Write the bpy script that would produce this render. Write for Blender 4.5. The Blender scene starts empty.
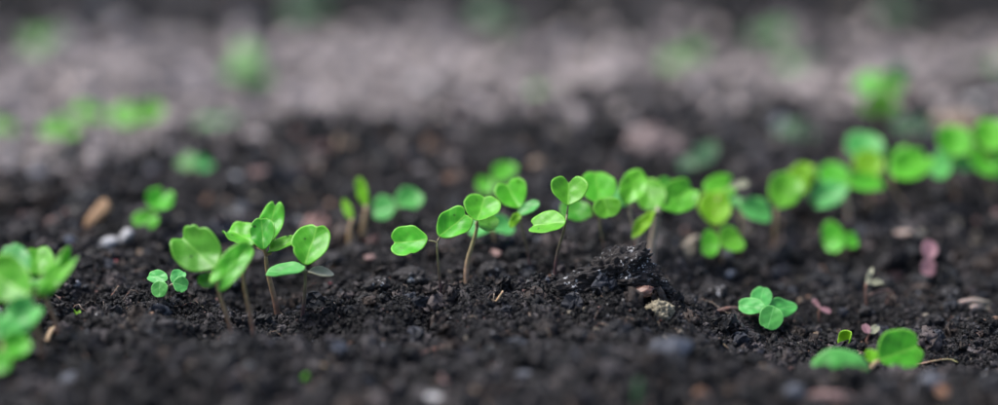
import bpy, math, random
import numpy as np
from mathutils import Vector, Matrix

# ------------------------------------------------------------------ camera, sky, sun, exposure
scene = bpy.context.scene
col = scene.collection
R = math.radians
FPX = 1663.0                     # focal length in photo pixels (photo is 998 x 405)
PITCH = math.atan(402.5 / FPX)   # horizon 200 px above the top edge
CAM = Vector((0.0, 0.0, 0.158))
cd = bpy.data.cameras.new('camera')
cam = bpy.data.objects.new('camera', cd)
col.objects.link(cam)
cam.location = CAM
cam.rotation_euler = (math.pi / 2 - PITCH, 0, 0)
cd.sensor_width = 36.0
cd.lens = 36.0 * FPX / 998.0
cd.clip_start = 0.01
cd.clip_end = 200.0
cd.dof.use_dof = True
cd.dof.focus_distance = 0.533
cd.dof.aperture_fstop = 2.4
cd.dof.aperture_blades = 0
scene.camera = cam

world = bpy.data.worlds.new('World')
scene.world = world
world.use_nodes = True
wn = world.node_tree.nodes
wl = world.node_tree.links
SUN_EL, SUN_AZ = R(62), R(-75)   # azimuth measured from +Y (view direction) towards +X
sky = wn.new('ShaderNodeTexSky')
sky.sky_type = 'NISHITA'
sky.sun_disc = False
sky.sun_elevation = SUN_EL
sky.sun_rotation = SUN_AZ
sky.air_density = 1.0
sky.dust_density = 4.0
sky.ozone_density = 1.0
bgn = wn['Background']
bgn.inputs['Strength'].default_value = 0.10
wl.new(sky.outputs[0], bgn.inputs[0])

sd = bpy.data.lights.new('sun', 'SUN')
sun = bpy.data.objects.new('sun', sd)
col.objects.link(sun)
sd.energy = 1.5
sd.angle = R(12)
sd.color = (1.0, 0.985, 0.96)
sdir = Vector((math.sin(SUN_AZ) * math.cos(SUN_EL), math.cos(SUN_AZ) * math.cos(SUN_EL), math.sin(SUN_EL)))
sun.rotation_euler = sdir.to_track_quat('Z', 'Y').to_euler()
sun.location = (0, 0, 3)

vs = scene.view_settings
vs.view_transform = 'Standard'
vs.look = 'None'
vs.exposure = 1.72
vs.gamma = 1.0
vs.use_curve_mapping = False
scene.render.engine = 'CYCLES'
scene.cycles.use_denoising = True
scene.cycles.max_bounces = 6
scene.cycles.transmission_bounces = 4
scene.cycles.sample_clamp_indirect = 6.0

random.seed(7)
rng = np.random.default_rng(11)

# ------------------------------------------------------------------ camera maths
FWD = Vector((0, math.cos(PITCH), -math.sin(PITCH)))
UP = Vector((0, math.sin(PITCH), math.cos(PITCH)))
RIGHT = Vector((1, 0, 0))


def ray(px, py):
    return FWD + RIGHT * ((px - 499.0) / FPX) - UP * ((py - 202.5) / FPX)


def at(px, py, Y):
    d = ray(px, py)
    return CAM + d * (Y / d.y)


def scale_at(p):
    return (p - CAM).dot(FWD) / FPX


# ------------------------------------------------------------------ noise
def _h(ix, iy, iz, seed):
    h = (ix.astype(np.int64) * 374761393 + iy.astype(np.int64) * 668265263 + iz * 1274126177 + seed * 362437) & 0xFFFFFFFF
    h = ((h ^ (h >> 13)) * 1274126177) & 0xFFFFFFFF
    h = ((h ^ (h >> 15)) * 2246822519) & 0xFFFFFFFF
    return ((h ^ (h >> 16)) & 0xFFFF) / 65535.0


def n2(x, y, seed=0):
    """gradient noise, about -1..1"""
    ix = np.floor(x); iy = np.floor(y)
    fx = x - ix; fy = y - iy
    u = fx * fx * fx * (fx * (fx * 6 - 15) + 10); v = fy * fy * fy * (fy * (fy * 6 - 15) + 10)

    def g(a, b):
        t = _h(ix + a, iy + b, 0, seed) * 6.2831853
        return np.cos(t) * (fx - a) + np.sin(t) * (fy - b)
    a0 = g(0, 0); a1 = g(1, 0); b0 = g(0, 1); b1 = g(1, 1)
    return 1.45 * ((a0 + u * (a1 - a0)) * (1 - v) + (b0 + u * (b1 - b0)) * v)


def n3(p, seed=0):
    """value noise in 3D, -1..1"""
    i = np.floor(p); f = p - i
    w = f * f * (3 - 2 * f)
    ix, iy, iz = i[:, 0], i[:, 1], i[:, 2].astype(np.int64)
    r = 0
    for a in (0, 1):
        for b in (0, 1):
            for c in (0, 1):
                wt = (w[:, 0] if a else 1 - w[:, 0]) * (w[:, 1] if b else 1 - w[:, 1]) * (w[:, 2] if c else 1 - w[:, 2])
                r = r + wt * _h(ix + a, iy + b, iz + c, seed)
    return r * 2 - 1


# ------------------------------------------------------------------ the ground's height
def sstep(a, b, x):
    t = np.clip((x - a) / (b - a), 0, 1)
    return t * t * (3 - 2 * t)


MOUNDS = [  # px, Y, height (m), radius x, radius y
    (262, .452, .0050, .036, .017), (310, .446, -.003, .02, .015), (900, .452, -.0055, .055, .022), (120, .425, .004, .05, .02),
    (480, .440, .002, .045, .018), (690, .432, .005, .03, .016),
    (850, .438, .0065, .013, .011),
    (613, .517, .0045, .028, .015), (490, .505, .002, .03, .012),
    (300, .74, .007, .06, .04), (620, .80, .008, .07, .04), (130, .76, .005, .07, .04), (820, .82, .007, .09, .04),
    (560, .88, .008, .06, .04),
    # soil lifted round the stems
    (441, .517, .0016, .0045, .0045), (467, .528, .0016, .0045, .0045), (530, .545, .0014, .004, .004), (555, .524, .0016, .0045, .0045),
    (231, .487, .0016, .0045, .0045), (253, .487, .0016, .0045, .0045), (277, .518, .0018, .005, .005), (302, .503, .0016, .0045, .0045),
    (167, .513, .0012, .004, .004), (764, .521, .0012, .004, .004),
]


def path_mask(x, y):
    """1 on the dry path behind the bed, 0 on the dark soil"""
    w = 0.07 * n2(x * 7, y * 7, 31) + 0.06 * n2(x * 21, y * 21, 32) + .03 * n2(x * 50, y * 50, 34)
    front = 0.72 + 0.125 * sstep(-.28, .08, x) - 0.02 * sstep(.2, .45, x)
    back = 1.16 + 0.05 * n2(x * 3, y * 0 + 1.3, 33)
    return sstep(front - .10, front + .14, y + w) * (1 - sstep(back - .05, back + .06, y + w))


def H(x, y):
    x = np.asarray(x, float); y = np.asarray(y, float)
    pm = path_mask(x, y)
    far = sstep(2.0, 4.0, np.hypot(x, y))
    rough = (1 - 0.65 * pm)
    z = 0.0028 * n2(x / .075, y / .075, 1) + (0.0030 + .0022 * sstep(.56, .66, y)) * n2(x / .035, y / .035, 2) * rough
    wx = x + .004 * n2(x / .015, y / .015, 21); wy = y + .004 * n2(x / .015, y / .015, 22)
    z = z + (0.0036 + .001 * sstep(.56, .66, y)) * n2(wx / .016, wy / .016, 3) * rough
    z = z + 0.0018 * (0.5 - np.abs(n2(wx / .008, wy / .008, 4))) * rough * 1.4
    z = z + 0.0010 * n2(x / .0042, y / .0042, 5) * rough
    z = z + 0.0006 * n2(x / .0019, y / .0019, 6) * rough
    z = z * (1 - far)
    # the bed sags  and a little at the left of the row
    near = 1 - sstep(.56, .72, y)
    px = 499 + x * FPX / .535
    sag = np.interp(px, [-100, 60, 170, 240, 310, 400, 620, 770, 860, 1000, 1300],
                    [0, .000, .000, -.007, -.007, .001, .001, -.0125, -.0165, -.012, -.010])
    z = z + sag * near * sstep(.445, .492, y)
    for (mx, my, mh, rx, ry) in MOUNDS:
        cx = (mx - 499) / FPX * (my * 1.04)
        d = ((x - cx) / rx) ** 2 + ((y - my) / ry) ** 2
        z = z + mh * np.exp(-d) * (1 + .35 * n2(x / .009, y / .009, 8))
    z = z - 0.012 * pm
    return z


def hz(x, y):
    return float(H(np.array([x]), np.array([y]))[0])


def ground_px(px, py):
    """point where the pixel's ray meets the ground"""
    d = ray(px, py)
    Y = np.linspace(.36, 2.6, 4000)
    P = np.array(CAM)[None, :] + np.array(d)[None, :] * (Y / d.y)[:, None]
    h = H(P[:, 0], P[:, 1])
    k = np.argmax(P[:, 2] <= h)
    return Vector((P[k, 0], P[k, 1], float(h[k])))


# ------------------------------------------------------------------ materials
MATS = {}


def nodes_of(name):
    m = bpy.data.materials.new(name)
    m.use_nodes = True
    MATS[name] = m
    nt = m.node_tree
    return m, nt.nodes, nt.links, nt.nodes['Principled BSDF']


def ramp(nodes, stops):
    r = nodes.new('ShaderNodeValToRGB')
    e = r.color_ramp.elements
    while len(e) < len(stops):
        e.new(0.5)
    for i, (p, c) in enumerate(stops):
        e[i].position = p
        e[i].color = (*c, 1)
    return r


def noise(nodes, links, vec, scale, detail=3, rough=.55):
    n = nodes.new('ShaderNodeTexNoise')
    n.inputs['Scale'].default_value = scale
    n.inputs['Detail'].default_value = detail
    n.inputs['Roughness'].default_value = rough
    if vec is not None:
        links.new(vec, n.inputs['Vector'])
    return n


def mixc(nodes, links, fac, a, b, blend='MIX'):
    m = nodes.new('ShaderNodeMix')
    m.data_type = 'RGBA'
    m.blend_type = blend
    for sock, v in ((m.inputs['Factor'], fac), (m.inputs['A'], a), (m.inputs['B'], b)):
        if hasattr(v, 'is_output'):
            links.new(v, sock)
        elif isinstance(v, (int, float)):
            sock.default_value = v
        else:
            sock.default_value = (*v, 1)
    return m.outputs['Result']


def mat_soil():
    m, n, l, b = nodes_of('soil')
    geo = n.new('ShaderNodeNewGeometry')
    pos = geo.outputs['Position']
    big = noise(n, l, pos, 30, 4)
    fine = noise(n, l, pos, 900, 3)
    r1 = ramp(n, [(.34, (.0030, .0029, .0036)), (.52, (.0100, .0094, .0108)), (.72, (.046, .0405, .041))])
    l.new(big.outputs['Fac'], r1.inputs[0])
    r2 = ramp(n, [(.25, (.35, .35, .35)), (.6, (1, 1, 1)), (.8, (1.9, 1.8, 1.75))])
    l.new(fine.outputs['Fac'], r2.inputs[0])
    dark = mixc(n, l, 1.0, r1.outputs[0], r2.outputs[0], 'MULTIPLY')
    # dry path colour
    pn = noise(n, l, pos, 20, 6, .65)
    rp = ramp(n, [(.34, (.085, .074, .071)), (.5, (.275, .242, .228)), (.66, (.48, .435, .41))])
    l.new(pn.outputs['Fac'], rp.inputs[0])
    at_ = n.new('ShaderNodeAttribute'); at_.attribute_name = 'path'
    c = mixc(n, l, at_.outputs['Fac'], dark, rp.outputs[0])
    # pale mineral grains
    vo = n.new('ShaderNodeTexVoronoi'); vo.inputs['Scale'].default_value = 420
    l.new(pos, vo.inputs['Vector'])
    rs = ramp(n, [(.07, (1, 1, 1)), (.13, (0, 0, 0))]); l.new(vo.outputs['Distance'], rs.inputs[0])
    gate = ramp(n, [(.86, (0, 0, 0)), (.9, (1, 1, 1))]); l.new(vo.outputs['Color'], gate.inputs[0])
    fac = mixc(n, l, 1.0, rs.outputs[0], gate.outputs[0], 'MULTIPLY')
    c = mixc(n, l, fac, c, (.13, .125, .125))
    l.new(c, b.inputs['Base Color'])
    rr = ramp(n, [(.30, (.28, .28, .28)), (.42, (.75, .75, .75)), (.6, (.9, .9, .9))]); l.new(fine.outputs['Fac'], rr.inputs[0])
    b.inputs['Specular IOR Level'].default_value = .22
    l.new(rr.outputs[0], b.inputs['Roughness'])
    bm = n.new('ShaderNodeBump'); bm.inputs['Strength'].default_value = .9; bm.inputs['Distance'].default_value = .0006
    bn = noise(n, l, pos, 1600, 4, .65)
    l.new(bn.outputs['Fac'], bm.inputs['Height'])
    l.new(bm.outputs[0], b.inputs['Normal'])


def mat_crumb():
    m, n, l, b = nodes_of('crumb')
    a = n.new('ShaderNodeAttribute'); a.attribute_type = 'INSTANCER'; a.attribute_name = 'tint'
    tc = n.new('ShaderNodeTexCoord')
    fn = noise(n, l, tc.outputs['Object'], 5, 4)
    r = ramp(n, [(.3, (.45, .45, .45)), (.55, (1, 1, 1)), (.75, (1.7, 1.65, 1.6))]); l.new(fn.outputs['Fac'], r.inputs[0])
    c = mixc(n, l, 1.0, a.outputs['Color'], r.outputs[0], 'MULTIPLY')
    l.new(c, b.inputs['Base Color'])
    rr = ramp(n, [(.33, (.22, .22, .22)), (.45, (.7, .7, .7)), (.65, (.9, .9, .9))]); l.new(fn.outputs['Fac'], rr.inputs[0])
    b.inputs['Specular IOR Level'].default_value = .28
    l.new(rr.outputs[0], b.inputs['Roughness'])
    bm = n.new('ShaderNodeBump'); bm.inputs['Strength'].default_value = .7; bm.inputs['Distance'].default_value = .0004
    bn = noise(n, l, tc.outputs['Object'], 9, 4, .65)
    l.new(bn.outputs['Fac'], bm.inputs['Height']); l.new(bm.outputs[0], b.inputs['Normal'])


def mat_stone(name, c0, c1, scale=350, rough=.75, speck=0.0, bump=.0006):
    m, n, l, b = nodes_of(name)
    tc = n.new('ShaderNodeTexCoord'); o = tc.outputs['Object']
    fn = noise(n, l, o, scale, 5, .6)
    r = ramp(n, [(.3, c0), (.7, c1)]); l.new(fn.outputs['Fac'], r.inputs[0])
    c = r.outputs[0]
    if speck:
        sn = noise(n, l, o, 700, 3, .6)
        rs = ramp(n, [(.62 - .1 * speck, (0, 0, 0)), (.68 - .1 * speck, (1, 1, 1))]); l.new(sn.outputs['Fac'], rs.inputs[0])
        cn = noise(n, l, o, 130, 2, .5)
        rc = ramp(n, [(.48, (0, 0, 0)), (.60, (1, 1, 1))]); l.new(cn.outputs['Fac'], rc.inputs[0])
        fs = mixc(n, l, 1.0, rs.outputs[0], rc.outputs[0], 'MULTIPLY')
        c = mixc(n, l, fs, c, (.42, .42, .43))
    l.new(c, b.inputs['Base Color'])
    b.inputs['Roughness'].default_value = rough
    b.inputs['Specular IOR Level'].default_value = .25
    bm = n.new('ShaderNodeBump'); bm.inputs['Strength'].default_value = .8; bm.inputs['Distance'].default_value = bump
    bn = noise(n, l, o, scale * 3, 4, .65)
    l.new(bn.outputs['Fac'], bm.inputs['Height']); l.new(bm.outputs[0], b.inputs['Normal'])


def mat_leaf(name, base, light, rough=.42, trans=.42):
    m, n, l, b = nodes_of(name)

    def attr(nm):
        a = n.new('ShaderNodeAttribute'); a.attribute_name = nm
        return a.outputs['Fac']

    def math_(op, x, y=None):
        q = n.new('ShaderNodeMath'); q.operation = op
        for i, v in enumerate((x, y)):
            if v is None: continue
            if hasattr(v, 'is_output'): l.new(v, q.inputs[i])
            else: q.inputs[i].default_value = v
        return q.outputs[0]
    lu, lv, rim = attr('lu'), attr('lv'), attr('rim')
    tc = n.new('ShaderNodeTexCoord'); o = tc.outputs['Object']
    mott = noise(n, l, o, 260, 4)
    r0 = ramp(n, [(.3, tuple(x * .80 for x in base)), (.7, tuple(x * 1.18 for x in base))])
    l.new(mott.outputs['Fac'], r0.inputs[0])
    av = math_('ABSOLUTE', lv)
    # midrib and side veins
    mid = math_('LESS_THAN', av, .05)
    wob = noise(n, l, o, 420, 2)
    ph = math_('SUBTRACT', math_('MULTIPLY', lu, 5.0), math_('MULTIPLY', av, 2.0))
    ph = math_('ADD', ph, math_('MULTIPLY', wob.outputs['Fac'], .5))
    tri = math_('PINGPONG', ph, .5)
    side = math_('LESS_THAN', tri, .045)
    side = math_('MULTIPLY', side, .5)
    vein = math_('MAXIMUM', mid, side)
    oi = n.new('ShaderNodeObjectInfo')
    hs = n.new('ShaderNodeHueSaturation')
    l.new(math_('ADD', math_('MULTIPLY', oi.outputs['Random'], .022), .492), hs.inputs['Hue'])
    l.new(math_('ADD', math_('MULTIPLY', math_('FRACT', math_('MULTIPLY', oi.outputs['Random'], 7.31)), .28), .82), hs.inputs['Value'])
    l.new(r0.outputs[0], hs.inputs['Color'])
    blot = noise(n, l, o, 110, 3)
    rb = ramp(n, [(.52, (0, 0, 0)), (.75, (.22, .22, .22))]); l.new(blot.outputs['Fac'], rb.inputs[0])
    c = mixc(n, l, rb.outputs[0], hs.outputs[0], light)
    c = mixc(n, l, math_('MULTIPLY', vein, .5), c, light)
    edge = ramp(n, [(.90, (0, 0, 0)), (.985, (1, 1, 1))]); l.new(rim, edge.inputs[0])  # edge highlight painted into the leaf colour as a lighter rim
    c = mixc(n, l, math_('MULTIPLY', edge.outputs[0], .75), c, light)
    # feeding holes / soil specks
    sp = n.new('ShaderNodeTexVoronoi'); sp.inputs['Scale'].default_value = 330
    l.new(o, sp.inputs['Vector'])
    s1 = ramp(n, [(.16, (1, 1, 1)), (.22, (0, 0, 0))]); l.new(sp.outputs['Distance'], s1.inputs[0])
    s2 = ramp(n, [(.76, (0, 0, 0)), (.78, (1, 1, 1))]); l.new(sp.outputs['Color'], s2.inputs[0])
    sf = mixc(n, l, 1.0, s1.outputs[0], s2.outputs[0], 'MULTIPLY')
    c = mixc(n, l, sf, c, tuple(x * .25 for x in base))
    l.new(c, b.inputs['Base Color'])
    b.inputs['Roughness'].default_value = rough
    b.inputs['Specular IOR Level'].default_value = .3
    bm = n.new('ShaderNodeBump'); bm.inputs['Strength'].default_value = .35; bm.inputs['Distance'].default_value = .0004
    hgt = math_('SUBTRACT', math_('MULTIPLY', mott.outputs['Fac'], .8), math_('MULTIPLY', vein, .6))
    l.new(hgt, bm.inputs['Height']); l.new(bm.outputs[0], b.inputs['Normal'])
    tr = n.new('ShaderNodeBsdfTranslucent')
    tcol = mixc(n, l, .5, c, light)
    l.new(tcol, tr.inputs['Color'])
    mx = n.new('ShaderNodeMixShader'); mx.inputs[0].default_value = trans
    l.new(b.outputs[0], mx.inputs[1]); l.new(tr.outputs[0], mx.inputs[2])
    l.new(mx.outputs[0], n['Material Output'].inputs['Surface'])


def mat_stem(name, low, high):
    m, n, l, b = nodes_of(name)
    a = n.new('ShaderNodeAttribute'); a.attribute_name = 'sv'
    tc = n.new('ShaderNodeTexCoord')
    fn = noise(n, l, tc.outputs['Object'], 500, 4)
    r = ramp(n, [(.25, low), (.95, high)]); l.new(a.outputs['Fac'], r.inputs[0])
    r2 = ramp(n, [(.3, (.6, .6, .6)), (.7, (1.3, 1.3, 1.3))]); l.new(fn.outputs['Fac'], r2.inputs[0])
    c = mixc(n, l, 1.0, r.outputs[0], r2.outputs[0], 'MULTIPLY')
    l.new(c, b.inputs['Base Color'])
    b.inputs['Roughness'].default_value = .5
    b.inputs['Subsurface Weight'].default_value = .15
    b.inputs['Subsurface Scale'].default_value = .001


mat_soil(); mat_crumb()
mat_leaf('leaf_green', (.088, .385, .016), (.23, .56, .07))
mat_leaf('leaf_yellow', (.165, .42, .008), (.32, .58, .05))
mat_leaf('leaf_teal', (.070, .365, .070), (.21, .55, .17))
mat_leaf('leaf_deep', (.058, .30, .014), (.17, .46, .05))
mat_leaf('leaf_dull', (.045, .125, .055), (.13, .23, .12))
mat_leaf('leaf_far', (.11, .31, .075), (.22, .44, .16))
mat_leaf('leaf_pale', (.30, .31, .21), (.42, .41, .31))
mat_leaf('leaf_pink', (.30, .155, .18), (.42, .27, .29))
mat_stem('stem_brown', (.17, .095, .065), (.24, .19, .08))
mat_stem('stem_purple', (.07, .035, .035), (.14, .14, .05))
mat_stem('stem_tan', (.26, .17, .115), (.26, .26, .10))
mat_stem('stem_pale', (.30, .22, .18), (.30, .26, .18))
mat_stem('straw', (.30, .20, .10), (.42, .30, .17))
mat_stem('twig', (.11, .055, .04), (.19, .10, .07))
mat_stem('fibre', (.09, .065, .05), (.20, .15, .11))
mat_stone('clod_dark', (.0055, .0052, .006), (.030, .027, .028), 300, .75, .15, .0012)
mat_stone('clod_crust', (.006, .0055, .006), (.034, .029, .028), 300, .85, .5, .0012)
mat_stone('stone_brown', (.11, .092, .062), (.36, .32, .23), 600, .8, 0, .001)
mat_stone('stone_tan', (.085, .06, .042), (.25, .185, .135), 250)
mat_stone('stone_orange', (.12, .06, .035), (.32, .175, .11), 250)
mat_stone('stone_white', (.16, .16, .165), (.46, .455, .46), 200)
mat_stone('stone_blue', (.025, .028, .036), (.115, .122, .145), 250)
mat_stone('stone_pink', (.10, .062, .058), (.28, .18, .165), 250)
mat_stone('stone_mauve', (.06, .045, .045), (.16, .122, .12), 160)
mat_stone('stone_grey', (.045, .04, .04), (.17, .15, .15), 160)
mat_stone('chip_tan', (.24, .13, .06), (.42, .27, .16), 200, .7)
mat_stone('chip_red', (.14, .015, .025), (.34, .05, .07), 200, .5)


# ------------------------------------------------------------------ mesh helpers
def link(name, mesh, mat=None, parent=None, mw=None):
    o = bpy.data.objects.new(name, mesh)
    col.objects.link(o)
    if mat and not mesh.materials:
        mesh.materials.append(MATS[mat])
    if parent:
        o.parent = parent
    if mw is not None:
        o.matrix_local = mw
    return o


def mesh_from(name, V, F, attrs=None, smooth=True):
    me = bpy.data.meshes.new(name)
    me.from_pydata([tuple(v) for v in V], [], [tuple(int(i) for i in f) for f in F])
    if smooth:
        me.polygons.foreach_set('use_smooth', np.ones(len(me.polygons), bool))
    for k, a in (attrs or {}).items():
        at_ = me.attributes.new(k, 'FLOAT', 'POINT')
        at_.data.foreach_set('value', np.asarray(a, np.float32))
    me.update()
    return me


def tag(o, label, cat, group=None):
    o['label'] = label
    o['category'] = cat
    if group:
        o['group'] = group
    return o


def empty(name, loc):
    o = bpy.data.objects.new(name, None)
    o.empty_display_size = .004
    col.objects.link(o)
    o.location = loc
    return o


def tube(pts, radii, sides=9, wob=0.0):
    """closed tube along points; returns verts, faces and 0..1 along the length"""
    P = [Vector(p) for p in pts]
    V, F, S = [], [], []
    n = len(P)
    ref = Vector((.31, .9, .2)).normalized()
    for i in range(n):
        t = (P[min(i + 1, n - 1)] - P[max(i - 1, 0)]).normalized()
        a = t.cross(ref)
        if a.length < .1:
            a = t.cross(Vector((1, 0, 0)))
        a.normalize()
        b = t.cross(a)
        for k in range(sides):
            q = 2 * math.pi * k / sides
            r = radii[i] * (1 + wob * (random.random() - .5))
            V.append(P[i] + (a * math.cos(q) + b * math.sin(q)) * r)
            S.append(i / (n - 1))
    for i in range(n - 1):
        for k in range(sides):
            k2 = (k + 1) % sides
            F.append((i * sides + k, i * sides + k2, (i + 1) * sides + k2, (i + 1) * sides + k))
    F.append(tuple(range(sides))[::-1])
    F.append(tuple((n - 1) * sides + k for k in range(sides)))
    return V, F, S


def bez(p0, p1, p2, p3, n):
    out = []
    for i in range(n):
        t = i / (n - 1)
        out.append(p0 * (1 - t) ** 3 + p1 * 3 * t * (1 - t) ** 2 + p2 * 3 * t * t * (1 - t) + p3 * t ** 3)
    return out


KIND = {  # notch depth, notch width, neck length, neck width
    'heart': (.22, .26, .12, .34), 'kidney': (.22, .30, .05, .30), 'round': (.11, .25, .10, .3),
    'bilobe': (.62, .55, .04, .3), 'oval': (.0, .3, .12, .3), 'cleft': (.45, .22, .10, .3),
}


def leaf_mesh(L, W, kind, fold, cup, curl, ripple, seed, th, lob=0.0):
    rs = random.Random(seed)
    nd, nw, kl, kw = KIND[kind]
    NP, NR = 48, 10
    nd *= rs.uniform(.6, 1.5); nw *= rs.uniform(.8, 1.25)
    fold *= rs.uniform(.6, 2.0); curl += rs.uniform(-.1, .08); ripple *= rs.uniform(.7, 2.2); lob += rs.uniform(-.05, .05)
    ph = [2 * math.pi * k / NP for k in range(NP)]
    p1, p2, p3 = rs.uniform(0, 6), rs.uniform(0, 6), rs.uniform(0, 6)
    bites = [(rs.uniform(-2.4, 2.4), rs.uniform(.05, .13), rs.uniform(.07, .14)) for _ in range(rs.choice([0, 0, 1, 2]))]
    out = []
    for f in ph:
        g = f if f <= math.pi else f - 2 * math.pi
        rr = 1 - nd * math.exp(-(g / nw) ** 2) + kl * math.exp(-((math.pi - abs(g)) / kw) ** 2)
        rr *= 1 + .025 * math.sin(3 * f + p1) + .012 * math.sin(7 * f + p2) + lob * math.sin(g)
        for (ba, bd, bw) in bites:
            rr *= 1 - bd * math.exp(-((g - ba) / bw) ** 2)
        out.append((rr * math.cos(f), rr * math.sin(f)))
    xs = [p[0] for p in out]; ys = [p[1] for p in out]
    x0, x1 = min(xs), max(xs); ym = (max(ys) - min(ys)) / 2
    out = [((p[0] - x0) / (x1 - x0) * L, p[1] / ym * W / 2) for p in out]
    cx = -x0 / (x1 - x0) * L * (1.0 - .35 * nd)
    pts = [(cx, 0.0, 0.0, 0.0)]
    for r in range(1, NR + 1):
        q = (r / NR) ** .85
        for k in range(NP):
            pts.append((cx + (out[k][0] - cx) * q, out[k][1] * q, q, ph[k]))
    V = []
    for (x, y, q, f) in pts:
        ya = math.sqrt(y * y + (.05 * W) ** 2) - .05 * W
        z = fold * ya + cup * ((x - .5 * L) ** 2 + y * y) / L + curl * L * (x / L) ** 2
        z += ripple * L * q ** 3 * (math.sin(3 * f + p2) + .6 * math.sin(5 * f + p3))
        z += .012 * L * math.sin(x / L * 13 + p1) * math.sin(abs(y) / W * 14 + p3) * (1 - q * .5)
        V.append(Vector((x, y, z)))
    F = [(0, 1 + k, 1 + (k + 1) % NP) for k in range(NP)]
    for r in range(NR - 1):
        a, b = 1 + r * NP, 1 + (r + 1) * NP
        for k in range(NP):
            k2 = (k + 1) % NP
            F.append((a + k, b + k, b + k2, a + k2))
    # normals for the underside
    N = [Vector((0, 0, 0)) for _ in V]
    for f in F:
        n = (V[f[1]] - V[f[0]]).cross(V[f[2]] - V[f[0]])
        for i in f:
            N[i] += n
    nv = len(V)
    B = [V[i] - N[i].normalized() * th * (1 if pts[i][2] < .99 else .55) for i in range(nv)]
    FF = F + [tuple(nv + i for i in reversed(f)) for f in F]
    e = 1 + (NR - 1) * NP
    for k in range(NP):
        k2 = (k + 1) % NP
        FF.append((e + k2, e + k, nv + e + k, nv + e + k2))
    at_ = {'lu': [p[0] / L for p in pts] * 2, 'lv': [p[1] / (W / 2) for p in pts] * 2, 'rim': [p[2] for p in pts] * 2}
    return mesh_from('leaf', V + B, FF, at_)


def lf(bx, by, tx, ty, w, kind='heart', mat='leaf_green', n=(0, .55, .8), fold=.12, cup=.25, curl=-.1, ripple=.02, lob=0.0, dy=0.0, pet=1.0):
    return dict(b=(bx, by), t=(tx, ty), w=w, kind=kind, mat=mat, n=n, fold=fold, cup=cup, curl=curl, ripple=ripple, lob=lob, dy=dy, pet=pet)


SEED = [100]
DBG = False


def seedling(label, Y, base_px, top, leaves_, stem='stem_brown', sw=3.2, name='seedling', cat='seedling', group=None, bend=0.0):
    """base_px: stem's foot column; top: (px, py) where the petioles meet; leaves: lf(...)"""
    leaves = leaves_
    if Y > 5:                     # Y given as the photo row of the stem's foot on the ground
        Y = ground_px(base_px, Y).y
    tp = at(top[0], top[1], Y)
    s = scale_at(tp)
    bx = at(base_px, 300, Y).x
    foot = Vector((bx, Y, hz(bx, Y)))
    root = empty(name, foot)
    _d = foot - CAM; _row = 202.5 - FPX * _d.dot(UP) / _d.dot(FWD)
    if DBG: print('FOOT', base_px, round(_row), 'lowest leaf', max(max(q['b'][1], q['t'][1]) for q in leaves), label[:50])
    tag(root, label, cat, group)
    dn = Vector((0, 0, -.004))
    h = max((tp - foot).length, .004)
    bend = bend or random.uniform(-.7, .7)
    mid = Vector((bend * s * 6, random.uniform(-.5, .5) * s * 6, 0))
    pts = [foot + dn] + bez(foot, foot + Vector((0, 0, h * .4)) + mid, tp - Vector((0, 0, h * .3)) + mid * .5, tp, 12)
    rad = [sw * .5 * s * (1.4 - .6 * i / 12) for i in range(13)]
    V, F, S = tube([p - foot for p in pts], rad, 10, .12)
    link('stem', mesh_from('stem', V, F, {'sv': S}), stem, root)
    small = .95 if (base_px > 690 and Y > .58) else 1.0
    for q in leaves:
        SEED[0] += 1
        b = at(q['b'][0], q['b'][1], Y + q['dy'])
        sb = scale_at(b)
        N = (RIGHT * q['n'][0] + UP * q['n'][1] - FWD * q['n'][2]).normalized()
        d = ray(*q['t'])
        den = d.dot(N)
        t = CAM + d * ((b - CAM).dot(N) / den) if abs(den) > .12 else b + (RIGHT * (q['t'][0] - q['b'][0]) - UP * (q['t'][1] - q['b'][1])) * sb
        A = t - b
        pl = math.hypot(q['t'][0] - q['b'][0], q['t'][1] - q['b'][1]) * sb
        if A.length > 2.2 * pl:
            A = A.normalized() * 2.2 * pl
        L = A.length * (small + 1) / 2
        A.normalize()
        N = (N - A * N.dot(A)).normalized()
        Wd = N.cross(A).normalized()
        # apparent width across the leaf's axis in the picture
        ia = Vector((A.dot(RIGHT), A.dot(UP))); ia = ia.normalized() if ia.length > 1e-6 else Vector((1, 0))
        pw = abs(Wd.dot(RIGHT) * -ia.y + Wd.dot(UP) * ia.x)
        W = min(q['w'] * small * sb / max(pw, .3), 2.4 * L)
        M = Matrix((( A.x, Wd.x, N.x, 0), (A.y, Wd.y, N.y, 0), (A.z, Wd.z, N.z, 0), (0, 0, 0, 1)))
        M.translation = b - foot
        me = leaf_mesh(L, W, q['kind'], q['fold'], q['cup'], q['curl'], q['ripple'], SEED[0], .00038, q['lob'])
        lo = link('leaf', me, q['mat'], root, M)
        inv = M.inverted()
        inner = b - foot + A * (L * .10) - N * .0004
        p0 = tp - foot
        p0 = p0 - Vector((0, 0, .0006))
        ln = (inner - p0).length
        pp = bez(p0, p0 + Vector((0, 0, ln * .35)), inner - A * (ln * .35) - N * .0003, inner, 8)
        pr = [sw * .5 * s * q['pet'] * (.85 - .35 * i / 7) for i in range(8)]
        V, F, S = tube([inv @ p for p in pp], pr, 8)
        link('petiole', mesh_from('petiole', V, F, {'sv': [.55 + .45 * x for x in S]}), stem, lo)
    return root


# ------------------------------------------------------------------ the ground
def geo(a, b, s0, g):
    out = [a]; s = s0; sg = 1 if b > a else -1
    while (out[-1] - b) * sg < 0:
        out.append(out[-1] + sg * s); s *= g
    return out


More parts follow.
